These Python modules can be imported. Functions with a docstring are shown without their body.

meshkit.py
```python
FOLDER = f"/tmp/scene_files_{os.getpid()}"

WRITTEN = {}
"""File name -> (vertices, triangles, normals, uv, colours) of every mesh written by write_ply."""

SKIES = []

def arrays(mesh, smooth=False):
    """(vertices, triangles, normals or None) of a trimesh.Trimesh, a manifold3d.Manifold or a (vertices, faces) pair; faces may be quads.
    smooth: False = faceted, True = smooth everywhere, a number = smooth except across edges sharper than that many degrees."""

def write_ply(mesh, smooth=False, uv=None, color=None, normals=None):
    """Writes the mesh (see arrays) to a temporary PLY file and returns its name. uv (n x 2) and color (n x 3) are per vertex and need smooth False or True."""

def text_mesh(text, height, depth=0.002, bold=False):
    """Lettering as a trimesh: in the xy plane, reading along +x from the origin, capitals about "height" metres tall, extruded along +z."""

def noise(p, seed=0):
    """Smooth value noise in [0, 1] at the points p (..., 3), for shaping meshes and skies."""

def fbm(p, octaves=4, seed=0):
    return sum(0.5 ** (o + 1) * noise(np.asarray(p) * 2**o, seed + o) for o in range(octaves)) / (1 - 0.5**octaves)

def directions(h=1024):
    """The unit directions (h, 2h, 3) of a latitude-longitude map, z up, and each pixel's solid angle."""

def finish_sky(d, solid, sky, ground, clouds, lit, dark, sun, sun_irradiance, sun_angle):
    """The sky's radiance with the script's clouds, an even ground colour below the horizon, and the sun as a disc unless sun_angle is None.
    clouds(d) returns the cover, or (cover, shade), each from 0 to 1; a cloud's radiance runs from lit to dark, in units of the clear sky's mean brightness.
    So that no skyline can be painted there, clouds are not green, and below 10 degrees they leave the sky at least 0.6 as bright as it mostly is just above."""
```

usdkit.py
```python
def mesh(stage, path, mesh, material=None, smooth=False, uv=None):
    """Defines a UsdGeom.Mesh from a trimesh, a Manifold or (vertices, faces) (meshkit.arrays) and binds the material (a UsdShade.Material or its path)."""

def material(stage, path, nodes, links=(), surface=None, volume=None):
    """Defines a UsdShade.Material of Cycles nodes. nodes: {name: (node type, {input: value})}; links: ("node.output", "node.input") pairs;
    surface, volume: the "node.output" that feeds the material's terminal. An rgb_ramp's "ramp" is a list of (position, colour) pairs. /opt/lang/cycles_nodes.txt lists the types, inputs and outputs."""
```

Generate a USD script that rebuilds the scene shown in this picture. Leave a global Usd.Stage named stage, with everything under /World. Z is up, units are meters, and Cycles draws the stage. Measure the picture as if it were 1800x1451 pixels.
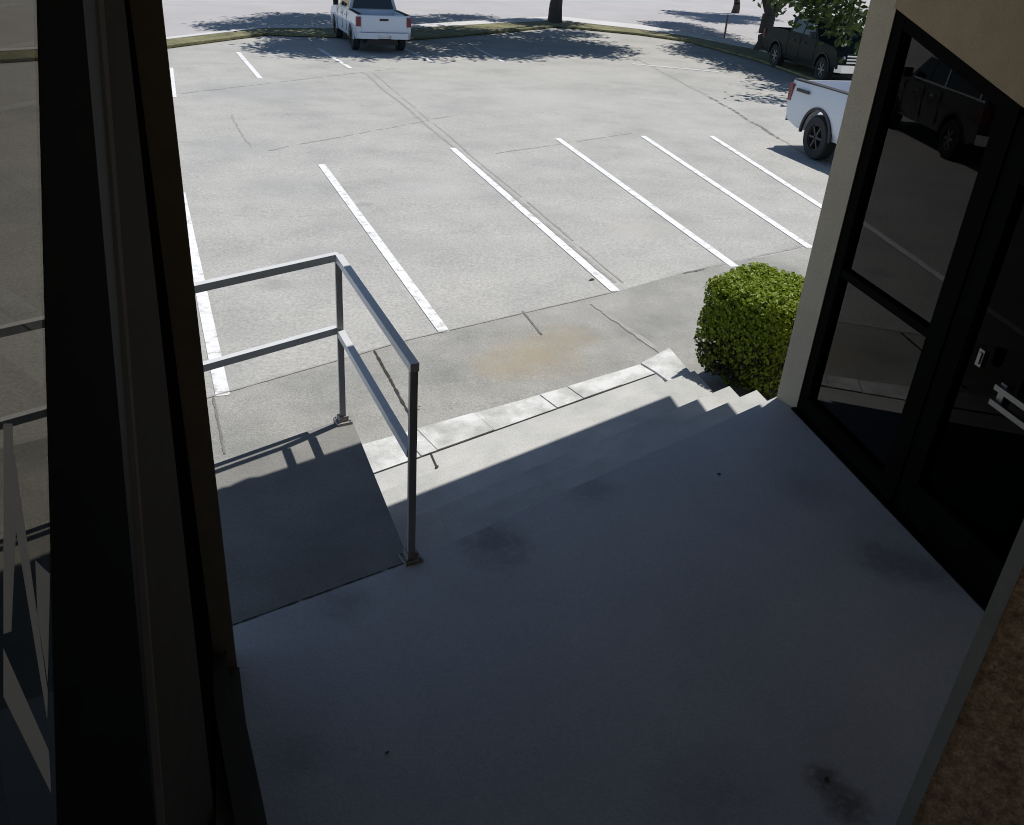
import math
import numpy as np
import trimesh
import manifold3d as mf
from shapely.geometry import Polygon, box as sbox
import usdkit
import meshkit
from pxr import Usd, UsdGeom, UsdLux, UsdShade, Gf, Sdf

stage = Usd.Stage.CreateInMemory()
UsdGeom.SetStageUpAxis(stage, UsdGeom.Tokens.z)
UsdGeom.SetStageMetersPerUnit(stage, 1.0)
UsdGeom.Xform.Define(stage, '/World')
UsdGeom.Scope.Define(stage, '/World/Looks')

# ------------------------------------------------------------------ camera, sky, sun, exposure
EYE = np.array([0.0, 0.0, 3.6885])                       # under the porch ceiling, 2.99 m above the porch floor
YAW, PITCH, ROLL, F = 0.54317, 0.51486, 0.07488, 1611.23  # F in units of 1/1800 of the picture's width
EXPOSURE = 0.0
SUN_AZ, SUN_EL = math.radians(19.5), math.radians(68.2)   # azimuth from +X towards +Y
SKY_STRENGTH, SUN_INTENSITY = 0.085, 1.08

fw = np.array([math.sin(YAW) * math.cos(PITCH), math.cos(YAW) * math.cos(PITCH), -math.sin(PITCH)])
r0 = np.array([math.cos(YAW), -math.sin(YAW), 0.0])
u0 = np.cross(r0, fw)
RIGHT = r0 * math.cos(ROLL) + u0 * math.sin(ROLL)
UP = -r0 * math.sin(ROLL) + u0 * math.cos(ROLL)
cam = UsdGeom.Camera.Define(stage, '/World/Camera')
M4 = Gf.Matrix4d(*[float(x) for row in ([*RIGHT, 0], [*UP, 0], [*(-fw), 0], [*EYE, 1]) for x in row])
cam.AddTransformOp().Set(M4)
cam.CreateHorizontalApertureAttr(36.0)
cam.CreateVerticalApertureAttr(36.0 * 825 / 1024)
cam.CreateFocalLengthAttr(36.0 * F / 1800)
cam.CreateClippingRangeAttr(Gf.Vec2f(0.02, 2000))
cam.CreateExposureAttr(EXPOSURE)

sun_dir = np.array([math.cos(SUN_EL) * math.cos(SUN_AZ), math.cos(SUN_EL) * math.sin(SUN_AZ), math.sin(SUN_EL)])
sky_mat = usdkit.material(stage, '/World/Looks/sky', {
    'sky': ('sky_texture', {'sky_type': 'single_scattering', 'sun_disc': False, 'sun_elevation': SUN_EL,
                            'sun_rotation': math.atan2(sun_dir[0], sun_dir[1]), 'aerosol_density': 0.15, 'ozone_density': 3.0}),
    'bg': ('background_shader', {'strength': SKY_STRENGTH})}, [('sky.color', 'bg.color')], surface='bg.background')
dome = UsdLux.DomeLight.Define(stage, '/World/sky')
UsdShade.MaterialBindingAPI.Apply(dome.GetPrim()).Bind(sky_mat)
dome.GetPrim().SetCustomDataByKey('kind', 'structure')
sun = UsdLux.DistantLight.Define(stage, '/World/sun')
sun.CreateIntensityAttr(SUN_INTENSITY)
sun.CreateNormalizeAttr(True)
sun.CreateAngleAttr(0.5)
sun.CreateColorAttr(Gf.Vec3f(1.0, 0.965, 0.92))
sz = sun_dir
sx = np.cross([0, 1, 0], sz); sx /= np.linalg.norm(sx); sy = np.cross(sz, sx)
sun.AddTransformOp().Set(Gf.Matrix4d(*[float(x) for row in ([*sx, 0], [*sy, 0], [*sz, 0], [0, 0, 30, 1]) for x in row]))

# ------------------------------------------------------------------ helpers
rng = np.random.default_rng(7)
used = {}


def numbered(parent, name):
    k = used.get((parent, name), 0)
    used[(parent, name)] = k + 1
    return name if k == 0 else f'{name}_{k:03d}'


def put(name, mesh, mat, parent='/World', label=None, cat=None, group=None, kind=None, smooth=False):
    path = f'{parent}/{numbered(parent, name)}'
    m = usdkit.mesh(stage, path, mesh, mat, smooth=smooth)
    tag(m.GetPrim(), label, cat, group, kind)
    return path


def tag(p, label=None, cat=None, group=None, kind=None):
    for k, v in (('label', label), ('category', cat), ('group', group), ('kind', kind)):
        if v:
            p.SetCustomDataByKey(k, v)


def thing(name, label=None, cat=None, loc=(0, 0, 0), rz=0.0, group=None, kind=None, rows=None, scale=None):
    path = f'/World/{numbered("/World", name)}'
    x = UsdGeom.Xform.Define(stage, path)
    if rows is not None:                        # full placement: rows are the local axes, then the origin
        x.AddTransformOp().Set(Gf.Matrix4d(*[float(v) for r, w in zip(rows, (0, 0, 0, 1)) for v in (*r, w)]))
    else:
        x.AddTranslateOp().Set(Gf.Vec3d(*map(float, loc)))
        x.AddRotateZOp().Set(math.degrees(rz))
    tag(x.GetPrim(), label, cat, group, kind)
    return path


def copy_of(src, name, label, cat, rows, group=None):
    path = thing(name, label, cat, rows=rows, group=group)
    p = stage.GetPrimAtPath(path)
    p.GetReferences().AddInternalReference(src)
    p.SetInstanceable(True)
    return path


def bx(x0, x1, y0, y1, z0, z1):
    m = trimesh.creation.box([x1 - x0, y1 - y0, z1 - z0])
    m.apply_translation([(x0 + x1) / 2, (y0 + y1) / 2, (z0 + z1) / 2])
    return m


def cat_(*ms):
    return trimesh.util.concatenate([m for m in ms])


def prism(poly, z0, z1):
    p = poly if isinstance(poly, Polygon) else Polygon(poly)
    m = trimesh.creation.extrude_polygon(p.buffer(0), z1 - z0, engine='earcut')
    m.apply_translation([0, 0, z0])
    return m


def bar(a, b, w, h=None):
    """A square bar from a to b, w wide and h high."""
    a, b = np.array(a, float), np.array(b, float)
    h = h or w
    d = b - a; L = np.linalg.norm(d); d /= L
    up = np.array([0, 0, 1.0]) if abs(d[2]) < 0.9 else np.array([0.2, 1.0, 0])
    s = np.cross(d, up); s /= np.linalg.norm(s); t = np.cross(s, d)
    m = trimesh.creation.box([w, L, h])
    T = np.eye(4); T[:3, 0] = s; T[:3, 1] = d; T[:3, 2] = t; T[:3, 3] = (a + b) / 2
    m.apply_transform(T)
    return m


def tube(a, b, r0_, r1_, n=10):
    a, b = np.array(a, float), np.array(b, float)
    d = b - a; L = np.linalg.norm(d); d /= L
    s = np.cross(d, [0.3, 1, 0.2]); s /= np.linalg.norm(s); t = np.cross(d, s)
    an = np.arange(n) * 2 * np.pi / n
    ring = np.cos(an)[:, None] * s + np.sin(an)[:, None] * t
    v = np.vstack([a + ring * r0_, b + ring * r1_, [a], [b]])
    f = []
    for i in range(n):
        j = (i + 1) % n
        f += [[i, j, n + j], [i, n + j, n + i], [2 * n, j, i], [2 * n + 1, n + i, n + j]]
    m = trimesh.Trimesh(v, f, process=False)
    trimesh.repair.fix_normals(m)
    return m


def ray(px, py):
    return RIGHT * (px - 900) / F - UP * (py - 725.5) / F + fw


def on(px, py, z):
    """The point of the level plane z that stands at this place in the photograph."""
    d = ray(px, py)
    return EYE + d * (z - EYE[2]) / d[2]


SL, NX, NY, Y0 = 0.03, 0.15, 0.989, 5.9                    # the lot falls gently away from the building


def zl(x, y):
    return -SL * (NX * x + NY * y - Y0)


def lot(px, py):
    d = ray(px, py)
    t = (SL * Y0 - EYE[2]) / (d[2] + SL * (NX * d[0] + NY * d[1]))
    return EYE + t * d


def slab(poly, k0, k1=None):
    """A sheet (k1 None) or slab lying on the lot's slope, k0 (to k1) metres above it."""
    p = poly if isinstance(poly, Polygon) else Polygon([(a[0], a[1]) for a in poly])
    p = p.buffer(0)
    if k1 is None:
        v, f = trimesh.creation.triangulate_polygon(p, engine='earcut')
        v = np.column_stack([v, zl(v[:, 0], v[:, 1]) + k0])
        m = trimesh.Trimesh(v, f, process=False)
        if m.face_normals[:, 2].mean() < 0:
            m.invert()
        return m
    m = trimesh.creation.extrude_polygon(p, k1 - k0, engine='earcut')
    v = m.vertices.copy(); v[:, 2] += k0 + zl(v[:, 0], v[:, 1]); m.vertices = v
    return m


def strip(a, b, w, k, w2=None):
    a, b = np.array(a[:2], float), np.array(b[:2], float)
    d = (b - a) / np.linalg.norm(b - a); s = np.array([-d[1], d[0]])
    w2 = w2 or w
    return slab([a + s * w / 2, a - s * w / 2, b - s * w2 / 2, b + s * w2 / 2], k)


def wobbly(a, b, w, k, seed, n=40, amp=0.02, gaps=0.0):
    """A thin uneven strip on the lot (a crack or a joint)."""
    a, b = np.array(a[:2], float), np.array(b[:2], float)
    d = (b - a); L = np.linalg.norm(d); d /= L; s = np.array([-d[1], d[0]])
    r = np.random.default_rng(seed)
    off = np.convolve(r.normal(0, amp, n + 8), np.ones(6) / 6, 'valid')[:n + 1]
    ww = w * (0.6 + 0.8 * r.random(n + 1))
    c = a + d * np.linspace(0, L, n + 1)[:, None] + s * off[:, None]
    v = np.vstack([c + s * ww[:, None] / 2, c - s * ww[:, None] / 2])
    v = np.column_stack([v, zl(v[:, 0], v[:, 1]) + k])
    f = []
    for i in range(n):
        if r.random() < gaps:
            continue
        f += [[i, n + 1 + i, n + 2 + i], [i, n + 2 + i, i + 1]]
    m = trimesh.Trimesh(v, f, process=False)
    if m.face_normals[:, 2].mean() < 0:
        m.invert()
    return m


def man(v, f):
    return mf.Manifold(mf.Mesh(np.asarray(v, np.float32), np.asarray(f, np.uint32)))


def hull(pts):
    return mf.Manifold.hull_points(np.asarray(pts, np.float64).reshape(-1, 3))


# ------------------------------------------------------------------ materials
def mat(name, color, rough=0.7, var=0.0, scale=4.0, bump=0.0, bscale=40.0, metallic=0.0, spec=0.5, coat=0.0, spots=(), cols=None, fine=0.0, fscale=120.0, detail=6.0):
    """A principled surface whose colour wanders by noise in world space. spots: (x, y, z, radius, colour, amount) stains.
    cols: ramp colours for the noise instead of color +- var."""
    c = np.array(color, float)
    nodes = {'g': ('geometry', {}), 'p': ('principled_bsdf', {'roughness': rough, 'metallic': metallic, 'specular_ior_level': spec, 'coat_weight': coat})}
    links = []
    if var or cols or spots or fine:
        nodes['n'] = ('noise_texture', {'scale': scale, 'detail': detail, 'roughness': 0.62})
        links.append(('g.position', 'n.vector'))
        ramp = cols or [(0.25, tuple(c * (1 - var))), (0.5, tuple(c)), (0.75, tuple(c * (1 + var)))]
        nodes['r'] = ('rgb_ramp', {'ramp': ramp})
        links.append(('n.fac', 'r.fac'))
        out = 'r.color'
        if fine:
            nodes['fn'] = ('noise_texture', {'scale': fscale, 'detail': 2.0, 'roughness': 0.7})
            nodes['fr'] = ('rgb_ramp', {'ramp': [(0.3, (1 - fine,) * 3), (0.7, (1 + fine,) * 3)]})
            nodes['fm'] = ('mix_color', {'blend_type': 'multiply', 'fac': 1.0, 'use_clamp': False})
            links += [('g.position', 'fn.vector'), ('fn.fac', 'fr.fac'), (out, 'fm.a'), ('fr.color', 'fm.b')]
            out = 'fm.result'
        for i, (x, y, z, rad, sc, am) in enumerate(spots):
            a = f's{i}'
            nodes[a + 'm'] = ('mapping', {'mapping_type': 'texture', 'location': (x, y, z), 'scale': (rad, rad, rad)})
            nodes[a + 'g'] = ('gradient_texture', {'gradient_type': 'spherical'})
            nodes[a + 'n'] = ('noise_texture', {'scale': 3.2 / rad, 'detail': 5.0, 'roughness': 0.7})
            nodes[a + 'x'] = ('math', {'math_type': 'multiply'})
            nodes[a + 'c'] = ('map_range', {'from_min': 0.12, 'from_max': 0.42, 'to_min': 0.0, 'to_max': am, 'clamp': True})
            nodes[a + 'k'] = ('mix_color', {'blend_type': 'mix', 'b': sc})
            links += [('g.position', a + 'm.vector'), (a + 'm.vector', a + 'g.vector'), ('g.position', a + 'n.vector'), (a + 'g.fac', a + 'x.value1'),
                      (a + 'n.fac', a + 'x.value2'), (a + 'x.value', a + 'c.value'), (a + 'c.result', a + 'k.fac'), (out, a + 'k.a')]
            out = a + 'k.result'
        links.append((out, 'p.base_color'))
    else:
        nodes['p'][1]['base_color'] = tuple(c)
    if bump:
        nodes['bn'] = ('noise_texture', {'scale': bscale, 'detail': 4.0})
        nodes['b'] = ('bump', {'strength': bump, 'distance': 0.01})
        links += [('g.position', 'bn.vector'), ('bn.fac', 'b.height'), ('b.normal', 'p.normal')]
    return usdkit.material(stage, f'/World/Looks/{name}', nodes, links, surface='p.BSDF')


M = {}
LOT_SPOTS = tuple((*lot(*p_), r_, c_, a_) for p_, r_, c_, a_ in [
    ((500, 330), 1.1, (.29, .29, .28), .5), ((690, 430), .9, (.30, .30, .285), .45), ((400, 260), 1.3, (.30, .305, .30), .4), ((760, 330), 1.0, (.44, .43, .405), .5), ((960, 380), .9, (.30, .29, .26), .4),
    ((1120, 400), .8, (.43, .41, .37), .6), ((560, 450), .8, (.29, .29, .275), .45), ((950, 170), 2.6, (.43, .42, .39), .5), ((450, 160), 2.4, (.31, .315, .31), .5), ((1180, 380), .6, (.30, .285, .255), .5),
    ((480, 500), .35, (.22, .22, .21), .5), ((640, 360), .22, (.20, .20, .19), .5)])
M['lot'] = mat('lot_concrete', (.36, .355, .33), .9, scale=.9, bump=.35, bscale=60, detail=12, fine=.2, fscale=30,
               cols=[(.28, (.31, .31, .285)), (.42, (.355, .35, .325)), (.50, (.378, .371, .343)), (.60, (.40, .392, .362)), (.75, (.435, .422, .388))],
               spots=LOT_SPOTS)
_st = on(945, 620, 0.0); _st2 = on(880, 640, 0.0); _st3 = on(1000, 585, 0.0)
M['apron'] = mat('aggregate_concrete', (.28, .275, .25), .92, scale=1.3, bump=.6, bscale=90, fine=.3, fscale=75,
                 cols=[(.3, (.22, .22, .20)), (.5, (.29, .285, .26)), (.7, (.36, .35, .32))],
                 spots=((_st[0], _st[1], 0, .75, (.31, .255, .16), .6), (_st2[0], _st2[1], 0, .5, (.32, .265, .175), .5), (_st3[0], _st3[1], 0, .55, (.30, .25, .16), .5)))
M['step'] = mat('step_concrete', (.43, .43, .405), .88, scale=2.6, bump=.35, bscale=70, fine=.14, fscale=90,
                cols=[(.3, (.36, .365, .35)), (.5, (.44, .44, .415)), (.7, (.51, .50, .47))])
M['curb'] = mat('pale_curb_concrete', (.55, .55, .53), .85, scale=3.5, bump=.35, bscale=70, fine=.12, fscale=90,
                cols=[(.32, (.36, .365, .345)), (.46, (.50, .50, .475)), (.56, (.62, .62, .60)), (.7, (.68, .68, .66))])
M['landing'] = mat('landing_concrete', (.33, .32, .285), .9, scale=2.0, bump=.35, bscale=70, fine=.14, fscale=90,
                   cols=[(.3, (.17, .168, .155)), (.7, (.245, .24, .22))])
_ps = [(on(870, 955, .7), .34, .55), (on(1560, 985, .7), .32, .5), (on(1450, 1370, .7), .14, .8), (on(1490, 1415, .7), .16, .8), (on(1040, 860, .7), .3, .35), (on(1240, 1390, .7), .4, .25), (on(600, 1060, .7), .25, .3), (on(1420, 860, .7), .35, .25), (on(520, 1330, .7), .2, .25), (on(1640, 1010, .7), .25, .45)]
M['porch'] = mat('painted_porch_floor', (.37, .375, .375), .66, scale=1.1, bump=.22, bscale=70, fine=.11, fscale=85, detail=11,
                 cols=[(.3, (.37, .375, .375)), (.5, (.41, .415, .415)), (.7, (.45, .455, .45))],
                 spots=tuple((p[0], p[1], .7, r, (.10, .095, .085), a) for p, r, a in _ps))
M['paint'] = mat('road_paint', (.74, .74, .73), .75, scale=9, fine=.14, fscale=60, detail=10, cols=[(.34, (.42, .415, .39)), (.43, (.66, .66, .65)), (.56, (.75, .75, .74)), (.8, (.78, .78, .77))])
M['joint'] = mat('joint_filler', (.17, .165, .15), .95, var=.3, scale=9)
M['faint'] = mat('faint_joint', (.315, .305, .28), .95, var=.25, scale=9)
M['dark_joint'] = mat('dark_joint', (.035, .033, .03), .95, var=.3, scale=9)
M['street'] = mat('street_concrete', (.40, .385, .38), .9, var=.1, scale=.35, fine=.06, fscale=20)
M['walk'] = mat('sidewalk_concrete', (.56, .55, .54), .9, var=.08, scale=.8)
M['ground'] = mat('ground_dirt', (.40, .385, .35), .95, var=.12, scale=.08)
M['grass'] = mat('verge_grass', (.17, .165, .06), .95, scale=1.6, fine=.4, fscale=14, cols=[(.3, (.10, .10, .045)), (.55, (.19, .18, .09)), (.75, (.30, .275, .15))])
M['blade'] = mat('grass_blade', (.15, .16, .05), .9, var=.4, scale=3)
M['rail'] = mat('grey_rail_paint', (.60, .605, .61), .4, var=.06, scale=14, bump=.05, bscale=200)
M['post'] = mat('shaded_post_paint', (.27, .265, .26), .45, var=.1, scale=14)  # rail grey made darker: porch shade on the posts put into the colour
M['plate'] = mat('worn_plate', (.26, .25, .235), .7, var=.35, scale=30)
M['stucco'] = mat('tan_stucco', (.47, .40, .30), .92, var=.07, scale=5, bump=.5, bscale=120)
M['lintel'] = mat('brown_plaster', (.28, .20, .12), .92, var=.1, scale=5, bump=.5, bscale=120)
M['brownpost'] = mat('brown_painted_post', (.30, .25, .18), .6, var=.12, scale=8)
M['metal'] = mat('grey_anodised_metal', (.075, .069, .056), .85, var=.08, scale=8, spec=.06)
M['metal2'] = mat('pale_edge_metal', (.17, .16, .14), .7, var=.06, scale=8, spec=.15)
M['bronze'] = mat('dark_bronze_metal', (.004, .0037, .003), .85, var=.15, scale=8, spec=.02)
M['black'] = mat('black_frame_metal', (.006, .0058, .0055), .8, var=.15, scale=8, spec=.12)
M['rubber'] = mat('black_seal', (.004, .004, .004), .9, spec=.0)
M['roof'] = mat('roof_sheet', (.45, .44, .42), .7, var=.08, scale=2)
M['soffit'] = mat('soffit_board', (.26, .24, .21), .9, var=.06, scale=2)
M['brick'] = mat('brown_textured_wall', (.30, .17, .09), .95, scale=22, bump=.9, bscale=75, fine=.35, fscale=85,
                 cols=[(.3, (.22, .125, .07)), (.5, (.42, .26, .15)), (.72, (.66, .43, .26))])
M['trim'] = mat('grey_trim', (.30, .285, .255), .7, var=.1, scale=9)
M['inside'] = mat('unlit_room_backing', (.022, .020, .018), .95, var=.2, scale=2)  # near-black colour stands in for an unlit room
M['steel'] = mat('brushed_steel', (.17, .17, .16), .42, metallic=1.0)
M['bark'] = mat('tree_bark', (.06, .05, .042), .95, var=.35, scale=12, bump=.8, bscale=30)
M['white_car'] = mat('white_car_paint', (.56, .58, .62), .3, coat=.4)
M['dark_car'] = mat('dark_green_car_paint', (.010, .014, .012), .5, spec=.15)
M['black_car'] = mat('black_car_paint', (.010, .011, .013), .3, coat=.5)
M['car_glass'] = mat('car_glass', (.012, .014, .016), .06, spec=.8)
M['tyre'] = mat('tyre_rubber', (.016, .016, .016), .85)
M['rim'] = mat('wheel_alloy', (.36, .36, .37), .4, metallic=.8)
M['darkrim'] = mat('dark_wheel', (.04, .04, .042), .5, metallic=.3)
M['chrome'] = mat('chrome', (.75, .76, .78), .18, metallic=1.0)
M['taillight'] = mat('tail_light_red', (.13, .008, .014), .2)
M['headlight'] = mat('headlight_lens', (.75, .77, .80), .15)
M['plastic'] = mat('black_plastic', (.018, .018, .019), .6)
M['decal'] = mat('white_vinyl', (.62, .61, .57), .6)
M['brownwood'] = mat('weathered_wood', (.20, .12, .08), .9, var=.2, scale=8)
M['dead'] = mat('dead_leaf', (.045, .035, .022), .9, var=.3, scale=40)


def leaf_mat(name, a, b, c):
    return usdkit.material(stage, f'/World/Looks/{name}', {
        'g': ('geometry', {}), 'r': ('rgb_ramp', {'ramp': [(0.0, a), (0.5, b), (1.0, c)]}),
        'd': ('principled_bsdf', {'roughness': 0.45, 'specular_ior_level': .35}), 't': ('translucent_bsdf', {}), 'mx': ('mix_closure', {'fac': 0.33})},
        [('g.random_per_island', 'r.fac'), ('r.color', 'd.base_color'), ('r.color', 't.color'), ('d.BSDF', 'mx.closure1'), ('t.BSDF', 'mx.closure2')], surface='mx.closure')


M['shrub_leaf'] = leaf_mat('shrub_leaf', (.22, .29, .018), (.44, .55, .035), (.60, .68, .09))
M['shaded_old_leaf'] = leaf_mat('shaded_old_shrub_leaf', (.035, .034, .012), (.055, .065, .016), (.10, .075, .04))  # aged leaves; the shrub's shaded side is also put into this dark colour
M['tree_leaf'] = leaf_mat('tree_leaf', (.03, .055, .010), (.06, .10, .018), (.10, .15, .028))


def pane_mat(name, tint, base=0.0, ior=1.5):
    return usdkit.material(stage, f'/World/Looks/{name}', {
        't': ('transparent_bsdf', {'color': tint}), 'g': ('glossy_bsdf', {'color': (.9, .9, .9), 'roughness': 0.0}),
        'f': ('fresnel', {'IOR': ior}), 'm': ('mix_closure', {})},
        [('f.fac', 'm.fac'), ('t.BSDF', 'm.closure1'), ('g.BSDF', 'm.closure2')], surface='m.closure')


M['tint'] = pane_mat('tinted_glass', (.40, .39, .36), ior=1.06)
M['door_glass'] = pane_mat('dark_side_glass', (.28, .28, .27), ior=1.33)
M['door_pane'] = pane_mat('dark_reflection_door_glass', (.2, .2, .2), ior=1.1)  # darker tint and weaker gloss stand in for a dark reflection

# ------------------------------------------------------------------ the ground, lot, street
put('ground', slab([(-150, -60), (260, -60), (260, 260), (-150, 260)], -.02), M['ground'], kind='structure')
v_lo = [lot(*p)[:2] for p in [(-250, 128), (130, 104), (297, 86), (470, 63), (720, 72), (900, 57), (981, 49), (1124, 63), (1210, 75), (1330, 108), (1480, 162), (1640, 235)]]
v_hi = [lot(*p)[:2] for p in [(-250, 112), (130, 90), (297, 75), (470, 54), (720, 55), (900, 44), (981, 40), (1124, 56), (1210, 68), (1330, 92), (1480, 138), (1640, 205)]]
w_hi = [lot(*p)[:2] for p in [(-250, 108), (130, 86), (297, 71.5), (470, 51), (720, 49), (900, 37), (981, 33), (1124, 48), (1210, 62), (1330, 85), (1480, 128), (1640, 193)]]
LOT = '/World/' + 'parking_lot'
thing('parking_lot', kind='structure')
put('concrete', slab([(-30, -10), (30, -10)] + [v_lo[-1]] + v_lo[::-1] + [(-30, v_lo[0][1])], 0.0), M['lot'], LOT)
VERGE = thing('verge', kind='structure')
put('turf', slab(v_lo + v_hi[::-1], 0.02, .085), M['grass'], VERGE)
put('kerb', slab(v_hi + w_hi[::-1], 0.01, .10), M['walk'], VERGE)
put('street', slab(w_hi + [(260, 20), (260, 260), (-150, 260), (-150, w_hi[0][1])], -.012), M['street'], kind='structure')

# joints and cracks in the lot, sealed or open
for i, (a, b, w, m_, g) in enumerate([((640, 128), (1082, 497), .05, 'faint', 0), ((655, 128), (1096, 497), .03, 'faint', .15),
                                      ((1105, 96), (1260, 178), .07, 'faint', .1), ((1250, 172), (1372, 245), .08, 'joint', .25), ((1372, 245), (1452, 292), .06, 'faint', .3),
                                      ((405, 200), (440, 260), .03, 'faint', .2), ((320, 165), (700, 120), .05, 'faint', .3),
                                      ((870, 270), (1130, 232), .04, 'faint', .3), ((470, 265), (790, 205), .04, 'faint', .3), ((1200, 482), (1420, 430), .05, 'faint', 0)]):
    put('joint', wobbly(lot(*a), lot(*b), w, .004, i, n=60, amp=.05 if m_ == 'joint' else .03, gaps=g), M[m_], LOT)

# painted stall lines
near_px = [(392, 697), (781, 585), (1082, 513), (1292, 470), (1425, 437), (1500, 400)]
far_px = [(318, 340), (565, 290), (795, 261), (980, 244), (1130, 240), (1250, 240)]
words = ['widest white stall line, crossing behind the handrails beside the brown post', 'white stall line just beyond the corner of the handrail',
         'long white stall line ending near the middle of the stained apron', 'white stall line that ends behind the shrub',
         'white stall line running to the grey stucco pillar right of the shrub', 'faint thin white stall line nearest the cut-off white pickup']
for a, b, wd in zip(near_px, far_px, words):
    put('stall_line', strip(lot(*a), lot(*b), .115, .008), M['paint'], label=wd, cat='road marking', group='white lines of the near row of stalls')
for a, b, wd in [((458, 139), (418, 92), 'short white line of the far row, leftmost one clear of the shade'), ((617, 121), (560, 86), 'short white line of the far row, left of the parked white pickup'),
                 ((763, 111), (706, 84), 'short white line of the far row, just right of the white pickup'), ((884, 109), (838, 86), 'short white line of the far row at the edge of the tree shade'),
                 ((305, 172), (300, 120), 'sliver of white line beside the brown post on the far left')]:
    put('stall_line', strip(lot(*a), lot(*b), .12, .008), M['paint'], label=wd, cat='road marking', group='white lines of the far row of stalls')
put('stall_line', strip(lot(1112, 113), lot(1262, 127), .12, .008), M['paint'], label='long faint white line lying crosswise near the right-hand tree shade', cat='road marking')

# ------------------------------------------------------------------ apron, steps, landing, porch
H = .70
ap = [(-9, 3.0), (-9, 5.3), lot(350, 705)[:2], lot(720, 598)[:2], lot(1085, 513)[:2], lot(1200, 480)[:2], lot(1420, 437)[:2], (11, 8.3), (9, 4.0)]
AP = thing('apron', kind='structure')
put('concrete', slab(ap, .004), M['apron'], AP)
for i, (a, b, w, m_) in enumerate([((658, 618), (722, 735), .022, 'dark_joint'), ((918, 548), (952, 590), .02, 'joint'), ((375, 700), (395, 800), .02, 'joint'),
                                   ((1040, 535), (1190, 640), .06, 'faint'), ((350, 705), (720, 598), .02, 'faint'), ((720, 598), (1085, 513), .02, 'faint')]):
    put('joint', wobbly(lot(*a), lot(*b), w, .010, 40 + i, n=40, amp=.004), M[m_], AP)


def across(x, y_at, x_at=4.2, s=.2):
    return y_at + (x - x_at) * s


def end_x(y):                                             # the right-hand end of the flight
    return 5.23 - (5.93 - y) * .27


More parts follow.
